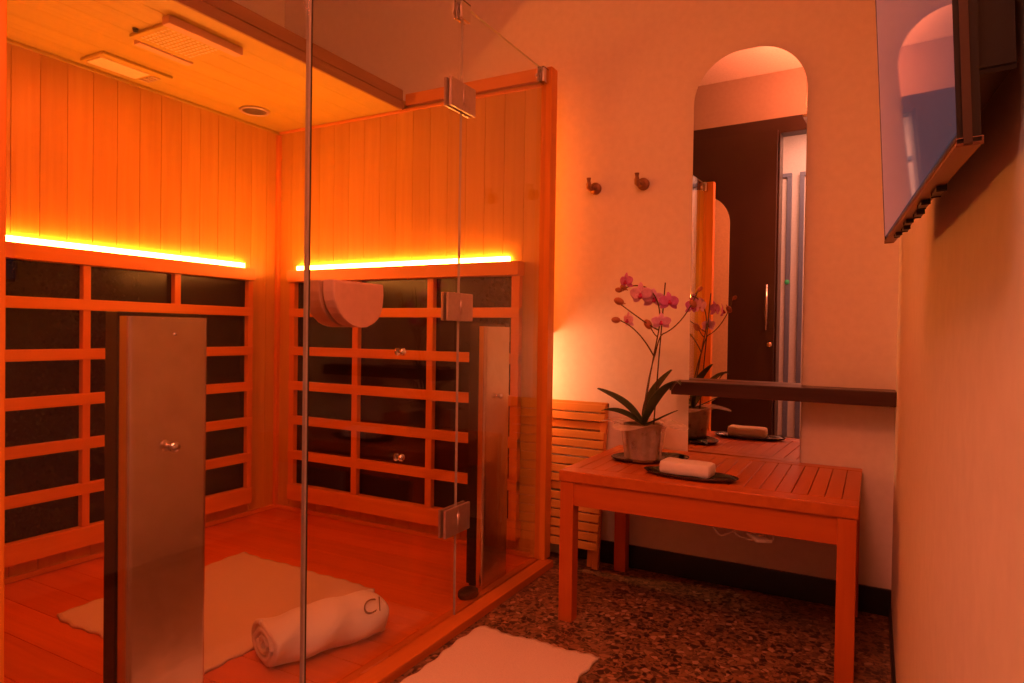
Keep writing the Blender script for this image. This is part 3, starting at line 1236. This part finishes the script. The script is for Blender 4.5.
bud(V3(-.092, .592, -.03), .014, -1.2)
bud(V3(-.104, .636, 0), .010, -1.4)
bud(V3(-.085, .645, 0), .010, -1.0)
bud(V3(-.106, .522, -.02), .012, -1.5)
bud(V3(.012, .507, 0), .014, -.6)
bud(V3(.190, .636, .04), .008, .8)
bud(V3(.166, .585, .04), .012, 2.6)

# ---------------------------------------------------------------- folding slatted chair leaning by the wall
t = thing('folding_chair', 'folded slatted wooden chair leaning on the wall between cabin post and table', 'chair', (-1.20, 2.66, 0))
CY0, CY1 = 2.628, 2.716      # foot and top of the slatted frame
CX0, CX1 = -1.430, -1.002
lean = math.atan2(CY1 - CY0, .70)
Rl = Matrix.Rotation(-lean, 3, 'X')


def on_chair(z, d=0.0):
    return CY0 + (CY1 - CY0) * z / .70 + d


for x in (CX0, CX1 - .028):
    b = MB()
    b.obox((x + .014, on_chair(.352), .352), (.014, .010, .352), Rl, .003)
    b.obj('leg', 'chair_leg', t)
zs = .675
k = 0
while zs > .06:
    b = MB()
    h = .0165
    b.obox(((CX0 + CX1) / 2, on_chair(zs, -.013), zs), ((CX1 - CX0) / 2 - .004, .0055, h), Rl, .003)
    if k in (2, 9):          # two slats of the row sit further back
        for v in b.bm.verts:
            v.co.y += .016
    b.obj('slat', 'chair_wood', t)
    zs -= .0385
    k += 1
for x in (CX0 + .035, CX1 - .060):
    b = MB()
    y0, y1 = 2.650, 2.722
    b.obox((x + .011, on_chair(.24, .024), .245), (.011, .009, .245), Rl, .003)
    b.obj('folded_leg', 'chair_leg', t)
b = MB()
b.obox(((CX0 + CX1) / 2, on_chair(.69, .0), .69), ((CX1 - CX0) / 2, .010, .012), Rl, .003)
b.obj('top_rail', 'chair_wood', t)

# light bar on the outside of the cabin end, above the chair
t = thing('tube_light', 'upright warm light tubes in the narrow gap between the cabin end and the wall', 'lamp', (-1.52, 2.62, 1.0))
b = MB()
b.box(-1.80, -1.275, 2.6015, 2.7425, 1.002, 1.008, .001)
b.box(-1.565, -1.475, 2.6012, 2.612, .62, 2.02, .002)
b.obj('housing', 'steel', t)
b = MB()
b.tube([(-1.52, 2.632, .70), (-1.52, 2.632, .994)], .014, 14)
b.obj('white_tube', 'bar_led', t)
b = MB()
b.tube([(-1.52, 2.632, 1.016), (-1.52, 2.632, 1.98)], .014, 14)
b.obj('orange_tube', 'gap_led', t)

# ---------------------------------------------------------------- television on a tilted swivel bracket
TVF = Vector((.0115, 1.1476, 1.1460))
TVN = Vector((.0390, .4468, 1.1115))
t = thing('television', 'black flat television tilted forward on the right wall, screen facing the cabin', 'television', (XR, .72, 1.30))
dirx = (TVN - TVF)
LEN = dirx.length
ex = dirx.normalized()                       # from the far end to the near end
tilt = math.radians(3.2)
nrm = Vector((0, 0, 1)).cross(ex).normalized()   # screen normal before tilting
if nrm.x > 0:
    nrm = -nrm
ez0 = nrm.cross(ex).normalized()
if ez0.z < 0:
    ez0 = -ez0
ez = (ez0 * math.cos(tilt) + nrm * math.sin(tilt)).normalized()
nr = ex.cross(ez).normalized()
if nr.x > 0:
    nr = -nr
H = .42


def tvbox(m, u0, u1, v0, v1, d0, d1, bev=0.0):
    """u along the screen, v up it, d behind it"""
    c = TVF + ex * ((u0 + u1) / 2) + ez * ((v0 + v1) / 2) - nr * ((d0 + d1) / 2)
    Rm = Matrix((ex, nr, ez)).transposed()
    m.obox(c, ((u1 - u0) / 2, (d1 - d0) / 2, (v1 - v0) / 2), Rm, bev)


b = MB()
tvbox(b, 0, LEN, 0, H, .0015, .009, .002)
tvbox(b, .05, LEN - .012, .040, H - .02, .009, .027, .003)
b.obj('casing', 'black', t)
b = MB()
tvbox(b, .004, LEN - .004, .006, H - .004, 0, .0013)
b.obj('screen', 'screen', t)
b = MB()
tvbox(b, 0, LEN, -.003, -.0002, .0, .011, .001)
bz = b.obj('bottom_bezel', 'bronze', t)
for k in range(6):
    b = MB()
    tvbox(b, .14 + k * .075, .175 + k * .075, -.0065, -.0032, .004 + (k % 2) * .003, .009 + (k % 2) * .003, .001)
    b.obj('vent', 'black', bz)
b = MB()
tvbox(b, LEN + .0002, LEN + .002, -.003, H, .003, .006, .0006)
b.obj('side_bezel', 'dark_bronze', t)
b = MB()
b.box(XR - .006, XR - .0005, .80, .94, 1.26, 1.42, .002)
b.tube([(XR - .006, .87, 1.34), tuple(TVF + ex * .28 + ez * .20 - nr * .02)], .012, 12)
b.obj('wall_bracket', 'black', t)

# ---------------------------------------------------------------- added pendant, corridor lamp and the far side of the room (seen in the mirrors)
t = thing('added_pendant', 'flat square lamp out of view, pendant form added to light room and ceiling', 'lamp', (-.34, .25, 2.50))
b = MB()
b.box(-.60, -.08, -.01, .51, 2.505, 2.525, .004)
b.obj('housing', 'steel', t)
MB().box(-.57, -.11, .02, .48, 2.498, 2.5045, .001).obj('diffuser', 'lamp_glow', t)
MB().box(-.57, -.11, .02, .48, 2.5255, 2.532, .001).obj('diffuser', 'lamp_glow', t)
for x in (-.58, -.10):
    for y in (.01, .49):
        MB().tube([(x, y, 2.52), (x, y, ZC)], .0015, 6).obj('wire', 'steel', t)
t = thing('corridor_lamp', 'flat lamp on the ceiling of the pale corridor behind', 'lamp', (-.55, -.95, ZC))
b = MB()
b.box(-1.02, -.08, -1.22, -.68, ZC - .10, ZC - .0005, .004)
b.obj('housing', 'steel', t)
b = MB()
b.box(-1.0, -.10, -1.20, -.70, ZC - .108, ZC - .1005, .001)
b.obj('diffuser', 'corridor_glow', t)

t = thing('sliding_door', 'dark brown sliding door beside the corridor opening, seen in the tall mirror', 'door', (-1.45, YR + .03, 0))
b = MB()
b.box(-2.02, -.913, YR + .006, YR + .046, .01, OZ + .02, .003)
b.obj('leaf', 'dark_door', t)
b = MB()
b.tube([(-.968, YR + .080, 1.05), (-.968, YR + .080, 1.42)], .010, 12)
for z in (1.09, 1.38):
    b.tube([(-.968, YR + .046, z), (-.968, YR + .080, z)], .006, 10)
b.obj('handle', 'chrome', t)
b = MB()
b.lathe([(.022, .0465), (.022, .054), (.016, .058), (0, .058)], 20, (-.945, YR, .93), 'y')
b.obj('lock', 'steel', t)
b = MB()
b.prism(pill2(-1.53, .40, 2.20, .250), 'y', YR + .047, YR + .062, .003)  # mirror built matte; its reflected yellow glow is put into the cream colour
tag(b.obj('painted_mirror', 'panel_white', base=(-1.53, YR + .05, .42)), 'tall rounded mirror on the dark sliding door, reflected glow painted as matte cream, seen in the tall mirror', 'panel')
b = MB()
b.lathe([(0, .003), (.022, .003), (.024, .0005)], 24, (-1.045, -1.61, 1.54), 'y')
tag(b.obj('sticker', 'green', base=(-1.045, -1.61, 1.54)), 'round green sticker on a grey frame in the corridor, seen in the tall mirror', 'sticker')
